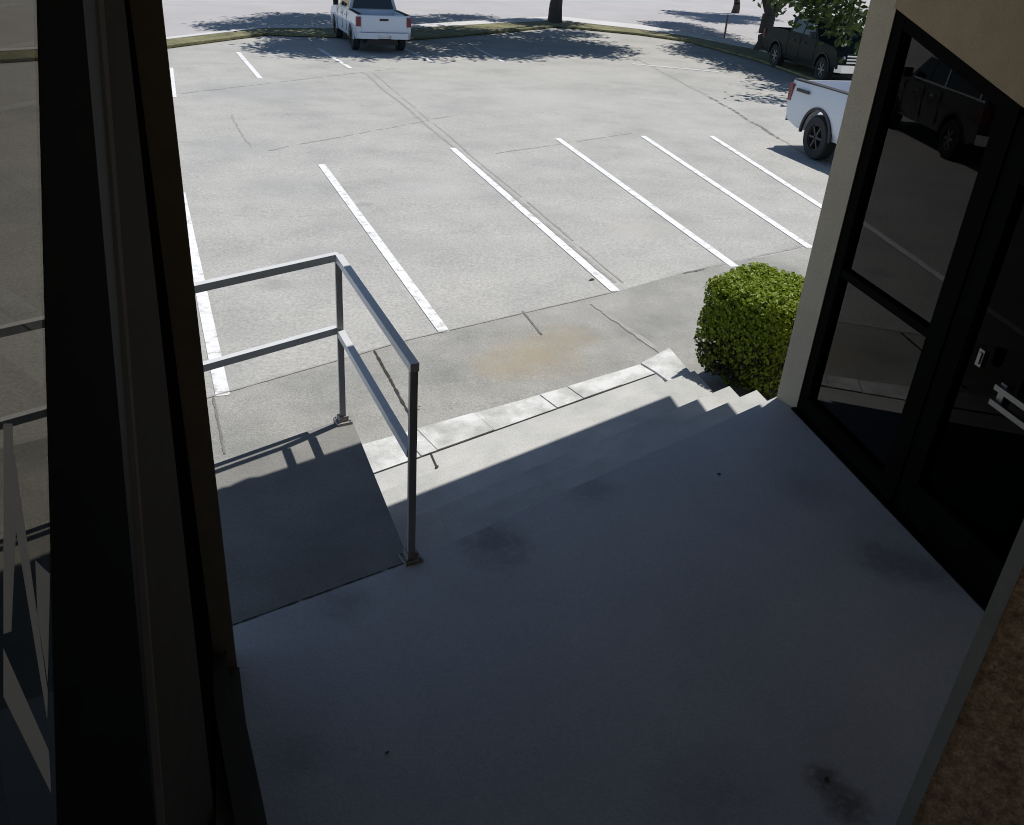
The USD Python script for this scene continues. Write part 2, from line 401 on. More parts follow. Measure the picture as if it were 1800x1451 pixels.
def tread(y_out, z, y_in=3.0):
    """A block of the flight: from the landing's side to the flight's end, its outer edge through (4.2, y_out)."""
    xr = 5.0
    for _ in range(6):
        xr = end_x(across(xr, y_out))
    x0 = 1.52
    p = Polygon([(x0, across(x0, y_in)), (end_x(y_in), across(end_x(y_in), y_in)), (xr, across(xr, y_out)), (x0, across(x0, y_out))])
    c = .012
    top = prism(p, z - .4, z - c)
    t2 = prism(p.buffer(-c, join_style=2), z - c, z)
    # bevelled top edge
    a, b = np.array(p.exterior.coords)[:-1], np.array(p.buffer(-c, join_style=2).exterior.coords)[:-1]
    b = np.array([b[np.argmin(np.linalg.norm(b - q, axis=1))] for q in a])
    n = len(a)
    v = np.vstack([np.column_stack([a, np.full(n, z - c)]), np.column_stack([b, np.full(n, z)])])
    f = []
    for i in range(n):
        j = (i + 1) % n
        f += [[i, j, n + j], [i, n + j, n + i]]
    bev = trimesh.Trimesh(v, f, process=False)
    capv, capf = trimesh.creation.triangulate_polygon(p.buffer(-c, join_style=2), engine='earcut')
    cap = trimesh.Trimesh(np.column_stack([capv, np.full(len(capv), z)]), capf, process=False)
    side = trimesh.creation.extrude_polygon(p, .45, engine='earcut'); side.apply_translation([0, 0, z - c - .45])
    # drop the side's own top cap
    keep = ~((side.face_normals[:, 2] > .5))
    side.update_faces(keep)
    for m_ in (cap,):
        if m_.face_normals[:, 2].mean() < 0:
            m_.invert()
    return cat_(side, bev, cap)


ST = thing('steps', kind='structure')
put('step', tread(4.27, .522), M['step'], ST)
put('step', tread(4.635, .344), M['step'], ST)
put('step', tread(5.205, .165), M['step'], ST)
# the low pad at the foot: grey inner strip, pale curb blocks with joints along its front and right side
o = [(1.6, 5.40), (2.495, 5.494), (4.008, 5.647), (4.812, 5.767), (5.233, 5.929), (5.087, 5.418), (4.75, 4.2)]
inn = lambda x: 5.153 + (x - 2.466) * .178
put('pad', prism([(1.6, inn(1.6) - .012), (1.6, 4.6), (4.55, 4.6), (4.83, inn(4.83) - .012)], -.1, .088), M['step'], ST)
outer = np.array(o[:5])
oy = lambda x: np.interp(x, outer[:, 0], outer[:, 1])
cuts = [1.62, 2.36, 2.50, 3.02, 3.66, 3.95, 4.40, 4.80]
for i, (a, b) in enumerate(zip(cuts[:-1], cuts[1:])):
    g = .0025 if i not in (0, 3, 4) else .006
    xs = np.linspace(a + g, b - g, 4)
    poly = [(x + (oy(x) - inn(x)) * -.0, inn(x)) for x in xs] + [(x - .02, oy(x)) for x in xs[::-1]]
    put('curb_block', prism(poly, -.1, .094 + .003 * (i % 3)), M['curb'], ST)
put('curb_block', prism([(4.81, inn(4.81)), (4.79, oy(4.8)), (5.233, 5.929), (5.02, 5.17), (4.80, 5.11)], -.1, .105), M['curb'], ST)
put('curb_block', prism([(4.795, 5.10), (5.015, 5.16), (4.85, 4.55), (4.64, 4.50)], -.1, .12), M['curb'], ST)
put('joint', bar(on(747, 774, .0915), on(767, 820, .0915), .014, .005), M['dark_joint'], ST)

land = [(-9, 1.2), (1.50, 3.368), (1.73, 4.80), (.77, 4.66), (-9, 3.2)]
LD = thing('landing', kind='structure')
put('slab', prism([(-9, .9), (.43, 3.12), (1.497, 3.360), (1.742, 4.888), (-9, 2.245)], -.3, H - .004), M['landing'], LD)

pf = [(-3, -3), (6, -3), (5.2, 2), (4.9, across(4.9, 3.917)), (1.505, across(1.505, 3.917) + .003), (.40, 3.268), (-3, 2.93)]
put('porch_floor', prism(pf, -.3, H), M['porch'], kind='structure')

PFJ = '/World/landing'


def floor_crack(a, b, w, seed, parent):
    m = wobbly(a, b, w, 0, seed, n=50, amp=.0015, gaps=.08)
    v = m.vertices.copy(); v[:, 2] = H + .002; m.vertices = v
    put('crack', m, M['dark_joint'], parent)


floor_crack((.43, 3.2755), (1.50, 3.3805), .009, 71, LD)

# ------------------------------------------------------------------ the building round the porch
B = thing('entrance_building', 'tan stucco building wrapped round the shaded porch with bronze storefront glass', 'building')
WR, DW = np.array([4.59, 3.81]), np.array([.3, 1.0]) / math.hypot(.3, 1)
NW = np.array([-DW[1], DW[0]])                           # out of the right wall, into the porch


def wall_box(t0, t1, z0, z1, d0, d1):
    """A box on the right-hand wall: t along it (0 at the pillar, negative towards the camera), z above the porch floor, d into the porch."""
    p = [WR + DW * t + NW * d for t, d in ((t0, d0), (t1, d0), (t1, d1), (t0, d1))]
    return prism([tuple(q) for q in p], H + z0, H + z1)


ZC = 4.2
rc = [(2.35, 4.905), (6.10, 5.62), (5.72, 4.42), (5.0, 2.0), (5.0, -3), (-9, -3), (-9, 2.04)]
sc = [(x, 4.905 + (x - 2.35) * .25 + .03 * abs(math.sin((x - 2.35) * math.pi / .15))) for x in np.arange(-1.2, 2.35, .0375)]
put('roof', prism(rc + [(-1.3, 4.905 - 3.65 * .25)] + sc, ZC + .004, ZC + .16), M['roof'], B)
put('soffit', prism([(2.3, 4.8), (5.9, 5.48), (5.6, 4.4), (4.9, 2.0), (4.9, -2.9), (-8.9, -2.9), (-8.9, 1.97)], ZC - .03, ZC), M['soffit'], B)
put('pillar', prism([(4.582, 3.985), (4.592, 3.802), (4.86, 3.86), (4.85, 4.05)], H - .3, ZC - .03), M['stucco'], B)
# sloping header over the glass, and the wall above it
def wall_poly(tz, d0, d1):
    """An outline in (t, z) on the right-hand wall, from depth d0 to d1."""
    m = trimesh.creation.extrude_polygon(Polygon(tz).buffer(0), d1 - d0, engine='earcut')
    v = m.vertices.copy()
    w = np.empty_like(v)
    w[:, :2] = WR + v[:, :1] * DW + (v[:, 2:3] + d0) * NW
    w[:, 2] = H + v[:, 1]
    m2 = trimesh.Trimesh(w, m.faces, process=False)
    trimesh.repair.fix_normals(m2)
    return m2


put('header', wall_poly([(.02, 2.575), (-1.16, 2.285), (-3.2, 1.84), (-3.2, 3.46), (.02, 3.46)], -.22, .0), M['lintel'], B)
put('wall', prism([(4.87, 3.87), (9.0, 4.75), (9.0, 4.45), (4.95, 3.6)], -.2, ZC - .03), M['stucco'], B)
# storefront frame: jambs, stiles, rails
for t0, t1 in ((-.10, -.005), (-1.16, -1.02)):
    put('frame_post', wall_box(t0, t1, 0.0, 2.575 if t0 > -.5 else 2.30, -.10, -.012), M['bronze'], B)
put('frame_rail', wall_box(-1.02, -.10, .0, .13, -.095, -.015), M['bronze'], B)
put('frame_rail', wall_box(-1.02, -.10, 1.02, 1.07, -.09, -.018), M['bronze'], B)
put('frame_rail', wall_poly([(-.10, 2.54), (-.10, 2.47), (-1.02, 2.24), (-1.02, 2.312)], -.09, -.015), M['bronze'], B)
SLT = put('side_light', wall_poly([(-.10, .13), (-.10, 2.47), (-1.02, 2.24), (-1.02, .13)], -.055, -.049), M['door_glass'], B)
DR = put('door', cat_(wall_box(-1.30, -1.17, .02, 2.24, -.09, -.02), wall_box(-2.30, -2.17, .02, 2.02, -.09, -.02), wall_box(-2.17, -1.30, .02, .25, -.088, -.022), wall_box(-2.17, -1.30, 1.95, 2.03, -.088, -.022)), M['bronze'], B)
put('glass', wall_box(-2.17, -1.30, .25, 1.95, -.058, -.052), M['door_pane'], DR)
put('lock', cat_(wall_box(-1.485, -1.445, 1.075, 1.165, -.02, .012), wall_box(-1.475, -1.455, 1.09, 1.15, .012, .02)), M['steel'], DR)
hz = []
for zz in (.97, 1.05):
    hz.append(wall_box(-1.98, -1.66, zz, zz + .028, .03, .055))
for tt in (-1.69, -1.95):
    hz.append(wall_box(tt - .02, tt + .02, .96, 1.09, -.02, .03))
put('pull_handle', cat_(*hz), M['steel'], DR)
put('threshold', wall_box(-2.6, -.0, .0, .014, -.12, .03), M['bronze'], B)
put('wall', wall_box(-3.2, -2.31, 0, 1.84, -.2, -.01), M['lintel'], B)
put('dark_backing', cat_(prism([tuple(WR + DW * -3.2 - NW * .3), tuple(WR + DW * .0 - NW * .3), tuple(WR + DW * .0 - NW * .32), tuple(WR + DW * -3.2 - NW * .32)], H, H + 3.4)), M['inside'], B)  # dark sheet behind the glass, standing in for the unlit room
# brown textured pier close by on the right, with a pale corner bead
A = on(1578, 1446, H)[:2]
dv = np.array([.25, -.62]); dv /= np.linalg.norm(dv)
pier = [tuple(A), (4.05, A[1] * 4.05 / A[0] - .02), (4.4, 1.1), tuple(A + dv * .9 + np.array([.2, 0])), tuple(A + dv * .9)]
put('pier', prism(pier, H, ZC - .03), M['brick'], B)
nv = np.array([dv[1], -dv[0]])
nv = nv if nv @ (-A) > 0 else -nv
put('corner_bead', prism([tuple(A + nv * .004 - dv * .004), tuple(A + dv * .045 + nv * .006), tuple(A + dv * .045), tuple(A)], H, ZC - .03), M['trim'], B)
# rear wall behind the camera
put('wall', prism([(-2.2, -1.0), (3.2, -.35), (3.2, -.55), (-2.2, -1.2)], H, ZC - .03), M['lintel'], B)


# left-hand glazed screen: each member runs between two edges
def edge(p, q, D):
    a, b = ray(*p), ray(*q)
    a, b = EYE + a * D / np.hypot(a[0], a[1]), EYE + b * D / np.hypot(b[0], b[1])
    d = (a - b) / (a - b)[2]
    return a + d * (ZC - .03 - a[2]), a + d * (H - a[2])


def member(e0, e1, th, inset=0.0):
    """A panel between edge e0 (left in the picture) and e1, th thick away from the porch, set back by inset."""
    pts = []
    for p in (e0[0], e0[1], e1[0], e1[1]):
        n = np.array([p[0], p[1], 0]); n /= np.linalg.norm(n)
        pts += [p + n * inset, p + n * (inset + th)]
    return hull(pts)


E0, E1, E2, E3 = edge((-700, 10), (-800, 1440), .9), edge((67, 10), (106, 1440), 1.35), edge((168, 10), (275, 1440), 1.8), edge((216, 10), (378, 1440), 2.3)
E2b = edge((183, 10), (290, 1440), 1.82)
E4 = (np.array([.447, 3.02, ZC - .03]), np.array([.447, 3.02, H]))
W = put('window_screen', member(E1, E2, .03), M['black'], B)
put('glass', member(E0, E1, .006, .008), M['tint'], W)
put('edge_strip', member(E2, E2b, .03), M['metal2'], B)
put('jamb', member(E2b, E3, .03), M['metal'], B)
put('gap', member(E3, E4, .03, .01), M['rubber'], B)
S0, S1 = edge((246, 880), (378, 1440), 2.02), edge((250, 880), (398, 1440), 2.02)
put('brown_post', prism([(.430, 3.005), (.528, 2.972), (.552, 3.12), (.485, 3.15)], H + .004, ZC - .03), M['brownpost'], B)
fl = [(.535, 2.965), (.482, 2.66), (.44, 2.27), (.36, 1.6), (.25, .8)]
put('base_trim', prism(fl + [(x - .045, y) for x, y in fl[::-1]], H, H + .06), M['metal'], B)
put('base_trim', prism([(x - .046, y) for x, y in fl] + [(x - .11, y) for x, y in fl[::-1]], H, H + .17), M['metal'], B)


# white vinyl letter strokes on the near pane
PANE = member(E0, E1, .006, .008).to_mesh()
PV, PF = PANE.vert_properties[:, :3], PANE.tri_verts


def on_pane(px, py):
    """Where the line of sight meets the inner face of the near pane."""
    d = ray(px, py)
    a, e1, e2 = PV[PF[:, 0]], PV[PF[:, 1]] - PV[PF[:, 0]], PV[PF[:, 2]] - PV[PF[:, 0]]
    pv = np.cross(d, e2); det = (e1 * pv).sum(1); det = np.where(abs(det) < 1e-12, 1e-12, det)
    tv = EYE - a; u = (tv * pv).sum(1) / det; q = np.cross(tv, e1); w_ = (q @ d) / det; t = (e2 * q).sum(1) / det
    return t[(u >= 0) & (w_ >= 0) & (u + w_ <= 1) & (t > 0)].min()


for pts in ([(6, 800), (26, 800), (84, 1215), (83, 1265)], [(62, 985), (88, 1010), (84, 1200), (74, 1130), (66, 1085)], [(6, 1140), (6, 1225), (90, 1395), (86, 1320)],
            [(6, 745), (22, 745), (28, 935), (20, 1110), (6, 1115)]):
    P0 = [EYE + ray(*p) * (on_pane(*p) - k) for p in pts for k in (.004, .0065)]
    put('letter_stroke', hull(P0), M['decal'], W)

# ------------------------------------------------------------------ handrail
HR = thing('handrail', 'grey painted two-rail metal handrail guarding the landing beside the steps', 'handrail')
pn, pfar = np.array([1.515, 3.399]), np.array([1.672, 4.835])
dl = np.array([-.971, -.239])
pl = [pfar + dl * k for k in (2.3, 4.6)]
w, wr_ = .036, .042
for p in [pn, pfar] + pl:
    put('post', bar((*p, H + .012), (*p, H + 1.125 - wr_), w), M['post'], HR)
    put('base_plate', cat_(bx(p[0] - .048, p[0] + .048, p[1] - .048, p[1] + .048, H - .01, H + .014), bx(p[0] - .029, p[0] + .029, p[1] - .029, p[1] + .029, H + .014, H + .05)), M['plate'], HR)
    for bx_, by_ in ((-.036, -.036), (.036, -.036), (-.036, .036), (.036, .036)):
        put('bolt', tube((p[0] + bx_, p[1] + by_, H + .01), (p[0] + bx_, p[1] + by_, H + .022), .007, .006, 6), M['steel'], HR)
for z, nm in ((H + 1.125 - wr_ / 2, 'top_rail'), (H + .625, 'middle_rail')):
    off = np.array([-.239, .971]) * (0 if nm == 'top_rail' else .042)
    put(nm, bar((*(pfar + off), z), (*(pfar + off + dl * 6.0), z), wr_), M['rail'], HR)
    d = (pn - pfar) / np.linalg.norm(pn - pfar)
    put(nm, bar((*(pfar + d * .023), z - .001), (*(pn + d * (wr_ / 2 if nm == 'top_rail' else -wr_ / 2)), z - .001), wr_), M['rail'], HR)


# ------------------------------------------------------------------ leaves
def leaves(centres, size, r, flat=.0, shape=1.7, out=None):
    """Pointed two-triangle leaves about the centres, folded along the midrib."""
    n = len(centres)
    a = r.normal(size=(n, 3)); a[:, 2] = a[:, 2] * (1 - flat) + flat * .1; a /= np.linalg.norm(a, axis=1, keepdims=True)
    b = np.cross(a, r.normal(size=(n, 3))); b /= np.linalg.norm(b, axis=1, keepdims=True)
    c = np.cross(a, b)
    if out is not None:                                  # blades lie roughly square to the direction out
        c = out + r.normal(size=(n, 3)) * .55; c /= np.linalg.norm(c, axis=1, keepdims=True)
        b = np.cross(c, a); b /= np.linalg.norm(b, axis=1, keepdims=True); a = np.cross(b, c)
    s = size * (.6 + .8 * r.random((n, 1)))
    tip, root = centres + a * s, centres - a * s
    l, rr = centres + b * s / shape + c * s * .15, centres - b * s / shape + c * s * .15
    v = np.stack([root, l, tip, rr], 1).reshape(-1, 3)
    i = np.arange(n)[:, None] * 4
    f = np.vstack([i + [0, 1, 2], i + [0, 2, 3]])
    return trimesh.Trimesh(v, f, process=False)


# clipped shrub by the steps
SC, SA, SH = np.array([5.63, 5.22]), .43, .985
SR = math.radians(14)
ca, sa = math.cos(SR), math.sin(SR)
r = np.random.default_rng(3)


def shrub_point(p):
    x, y, z = p.T
    return np.column_stack([SC[0] + ca * x - sa * y, SC[1] + sa * x + ca * y, z])


n = 48000
q = r.uniform(-1, 1, (n * 4, 3))
rad = (np.abs(q) ** 9).sum(1) ** (1 / 9)
q = q[rad < 1.0]
rad = (np.abs(q) ** 9).sum(1) ** (1 / 9)
keep = (rad > .72) | (r.random(len(q)) < .25)
q = q[keep][:n]
lump = meshkit.fbm(q * 2.3 + 5, 3, 4)[:, None]
q = q * (1 + .16 * (lump - .5))
qo = np.sign(q) * np.abs(q) ** 5 + [0, 0, .12]; qo /= np.linalg.norm(qo, axis=1, keepdims=True)
qo = np.column_stack([ca * qo[:, 0] - sa * qo[:, 1], sa * qo[:, 0] + ca * qo[:, 1], qo[:, 2]])
zz = (q[:, 2] + 1) / 2
narrow = 1 - .14 * np.clip(.35 - zz, 0, 1) / .35
p = np.column_stack([q[:, 0] * SA * narrow, q[:, 1] * SA * narrow, .06 + zz * (SH - .06)])
thin = r.random(len(p)) < np.clip(zz * 4 + .25, 0, 1)
SHB = thing('clipped_shrub', 'bright green box-clipped shrub beside the steps and pillar', 'shrub')
shade_age = np.clip((.66 - zz) * 2.2, 0, .85) * (meshkit.fbm(q * 3.1 + 9, 3, 8) * 1.5)
shade_age *= np.where(qo[:, 0] * sun_dir[0] + qo[:, 1] * sun_dir[1] > .12, .3, 1.0)  # fewer dark leaves facing the sun: shade is put into leaf colour
shaded_old = r.random(len(p)) < shade_age
gone = (r.random(len(p)) < .38) & shaded_old | (meshkit.fbm(q * 4.3 + 3, 3, 6) < .33)
k1, k2 = thin & ~shaded_old & ~gone, thin & shaded_old & ~gone
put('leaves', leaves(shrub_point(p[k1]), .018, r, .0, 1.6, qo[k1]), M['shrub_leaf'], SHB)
put('shaded_old_leaves', leaves(shrub_point(p[k2]), .018, r, .0, 1.6, qo[k2]), M['shaded_old_leaf'], SHB)
st = []
for k in range(26):
    an = r.uniform(0, 6.28)
    st.append(tube(shrub_point(np.array([[.05 * math.cos(an), .05 * math.sin(an), -.05]]))[0], shrub_point(np.array([[.37 * math.cos(an), .37 * math.sin(an), r.uniform(.5, .8)]]))[0], .011, .004, 6))
put('stems', cat_(*st), M['bark'], SHB)


# ------------------------------------------------------------------ trees
def tree(name, label, base, trunk_r, fork_z, limbs, blobs, n, leaf, seed, group=None, hang=0.0):
    """base: point on the ground. limbs: end points relative to the base. blobs: (x, y, z, rx, ry, rz) of the crown relative to the base."""
    r = np.random.default_rng(seed)
    T = thing(name, label, 'tree', loc=base, group=group)
    parts = []
    lean = np.array([.0, .0, fork_z])
    prev, pr = np.array([0, 0, -.1]), trunk_r * 1.35
    for k in range(1, 5):
        q = lean * k / 4 + np.array([*r.normal(0, .03, 2), 0])
        rr = trunk_r * (1.35 - .4 * min(1, k / 2)) if k < 3 else trunk_r * .9
        parts.append(tube(prev, q, pr, rr, 12)); prev, pr = q, rr
    put('trunk', cat_(*parts), M['bark'], T, smooth=50)
    fork = prev
    for e in limbs:
        e = np.array(e, float)
        mid = fork * .5 + e * .5 + np.array([*r.normal(0, .15, 2), .25])
        lb = [tube(fork, mid, trunk_r * .62, trunk_r * .42, 9), tube(mid, e, trunk_r * .42, trunk_r * .12, 9)]
        for _ in range(5):
            f = r.uniform(.3, 1.0)
            s = mid * (1 - f) + e * f
            lb.append(tube(s, s + r.normal(0, .7, 3) + [0, 0, .4], trunk_r * .16, .012, 6))
        put('limb', cat_(*lb), M['bark'], T)
    pts = []
    wts = np.array([b[3] * b[4] * b[5] for b in blobs]); wts = wts / wts.sum()
    for b, wt in zip(blobs, wts):
        k = int(n * wt)
        # clumps inside the blob, then leaves round each clump
        c = r.normal(size=(max(6, k // 38), 3)); c /= np.linalg.norm(c, axis=1, keepdims=True)
        c *= r.random((len(c), 1)) ** .45
        c = c * np.array(b[3:6]) + np.array(b[:3])
        pick = r.integers(0, len(c), k)
        o_ = r.normal(size=(k, 3)) * .30
        if hang:
            o_[:, 2] = -np.abs(o_[:, 2]) * hang
        pts.append(c[pick] + o_)
    put('crown', leaves(np.vstack(pts), leaf, r, 0, 1.8), M['tree_leaf'], T)
    return T


def blobs_round(cx, cy, cz, R, k, seed, squash=.55):
    r = np.random.default_rng(seed)
    out = []
    for i in range(k):
        an, d = r.uniform(0, 6.28), R * math.sqrt(r.uniform(0, .6))
        rr = R * r.uniform(.28, .45)
        out.append((cx + d * math.cos(an), cy + d * math.sin(an), cz + r.uniform(-.6, .8), rr, rr, rr * squash))
    return out


def crown_at(base, shade_px, z, R, seed):
    """Crown clumps that throw their shade on these places of the lot."""
    r = np.random.default_rng(seed)
    out = []
    for p in shade_px:
        h = z + r.uniform(-.6, .9)
        g_ = lot(*p) + sun_dir * h / sun_dir[2] - base
        rr = R * r.uniform(.8, 1.2)
        out.append((g_[0], g_[1], g_[2], rr, rr, rr * .55))
    return out


t1 = lot(975, 43)
tree('shade_tree', 'dark straight tree trunk on the verge right of the parked white pickup', t1, .24, 2.6, [(-2, -2, 5), (1.6, 1, 5.2), (-.5, 2, 5.5), (1, -2, 5)],
     crown_at(t1, [(760, 70), (820, 60), (880, 72), (940, 62), (1000, 80), (1040, 92), (930, 84), (860, 92), (960, 45), (900, 40), (820, 30), (1000, 60)], 5.4, 1.6, 5), 30000, .13, 11, group='trees along the verge')
t2 = lot(655, 46)
tree('shade_tree', 'tree standing behind the parked white pickup and shading it', t2, .22, 2.6, [(-2, 1, 5), (1.6, -1, 5.2), (.5, 2, 5.5)],
     crown_at(t2, [(430, 46), (490, 36), (540, 30), (480, 55), (560, 48), (620, 40), (560, 75), (610, 90), (660, 80), (700, 92), (640, 60), (720, 60), (740, 35), (520, 88)], 5.2, 1.55, 9), 32000, .13, 12, group='trees along the verge')
t3 = lot(1338, 92)
tree('shade_tree', 'forked dark tree with low hanging leaves in front of the dark pickup', t3, .26, 1.25, [(-.6, 1.6, 4.6), (2.2, -1.2, 3.6), (-1.6, -1.4, 4.8)],
     crown_at(t3, [(1190, 48), (1240, 66), (1290, 84), (1330, 100), (1370, 112), (1250, 88), (1310, 112), (1400, 125), (1170, 42), (1360, 90), (1440, 150), (1420, 110), (1215, 58), (1265, 76), (1310, 96), (1345, 112), (1385, 128), (1410, 140), (1290, 100), (1200, 66), (1330, 122), (1250, 96)], 4.6, 1.5, 21) + crown_at(t3, [(1400, 90), (1430, 110), (1450, 125), (1470, 150), (1400, 60), (1440, 80), (1380, 105)], 4.8, 1.5, 22) + [(*(EYE + ray(*p_) * dd - t3), .6, .6, .12) for p_ in [(1398, -34), (1425, -20), (1452, -18), (1475, -10), (1494, 8), (1440, -36), (1505, 26), (1466, -26)] for dd in (22.5, 24.5)], 62000, .12, 13, group='trees along the verge', hang=1.2)
t4 = lot(1292, 23)
tree('shade_tree', 'far twin-trunked tree across the street', t4, .17, 1.0, [(-.5, .5, 5), (.9, .3, 5)], blobs_round(-1.0, -.6, 6.0, 4.2, 9, 31), 7000, .16, 14)


# ------------------------------------------------------------------ vehicles
def side_extrude(pts, y0, y1):
    """Outline in (x, z), extruded from y0 to y1."""
    cs = mf.CrossSection([np.array(pts, float)])
    if cs.area() <= 0:
        cs = mf.CrossSection([np.array(pts[::-1], float)])
    m = mf.Manifold.extrude(cs, y1 - y0)                 # x, z(as y), depth
    return m.transform(np.array([[1, 0, 0, 0], [0, 0, -1, y1], [0, 1, 0, 0]], float))


def front_extrude(pts, x0, x1):
    """Outline in (y, z), extruded along x."""
    cs = mf.CrossSection([np.array(pts, float)])
    if cs.area() <= 0:
        cs = mf.CrossSection([np.array(pts[::-1], float)])
    m = mf.Manifold.extrude(cs, x1 - x0)
    return m.transform(np.array([[0, 0, 1, x0], [1, 0, 0, 0], [0, 1, 0, 0]], float))


def cyl_y(x, z, rad, y0, y1, n=36):
    c = mf.Manifold.cylinder(abs(y1 - y0), rad, rad, n)
    return c.transform(np.array([[1, 0, 0, x], [0, 0, 1, min(y0, y1)], [0, -1, 0, z]], float))


def quad_panel(c4, th=.006):
    c4 = np.array(c4, float)
    n = np.cross(c4[1] - c4[0], c4[2] - c4[0]); n /= np.linalg.norm(n)
    return hull([p + n * k for p in c4 for k in (-th, th)])


def wheel(T, x, y, side, R, wd, rim):
    """side +1 for the left wheels."""
    prof = [(R * .58, -wd / 2), (R * .93, -wd / 2), (R, -wd * .36), (R, wd * .36), (R * .93, wd / 2), (R * .58, wd / 2), (R * .58, -wd / 2)]
    t = trimesh.creation.revolve(np.array(prof), sections=36)
    t.apply_transform(trimesh.transformations.rotation_matrix(math.pi / 2, [1, 0, 0])); t.apply_translation([x, y, R])
    trimesh.repair.fix_normals(t)
    wp = put('wheel', t, M['tyre'], T, smooth=35)
    yo = y + side * wd * .30
    parts = [trimesh.creation.cylinder(R * .17, wd * .5, sections=18)]
    parts[0].apply_transform(trimesh.transformations.rotation_matrix(math.pi / 2, [1, 0, 0])); parts[0].apply_translation([x, y + side * wd * .12, R])
    for k in range(6):
        an = k * math.pi / 3
        d = np.array([math.cos(an), 0, math.sin(an)])
        parts.append(bar(np.array([x, yo, R]) + d * R * .1, np.array([x, yo, R]) + d * R * .57, .07, .04))
    ring = trimesh.creation.annulus(R * .53, R * .6, wd * .8, sections=36)
    ring.apply_transform(trimesh.transformations.rotation_matrix(math.pi / 2, [1, 0, 0])); ring.apply_translation([x, y, R])
    back = trimesh.creation.cylinder(R * .55, .03, sections=30)
    back.apply_transform(trimesh.transformations.rotation_matrix(math.pi / 2, [1, 0, 0])); back.apply_translation([x, y - side * wd * .2, R])
    put('rim', cat_(ring, *parts), rim, wp)
    put('hub_well', back, M['plastic'], wp)


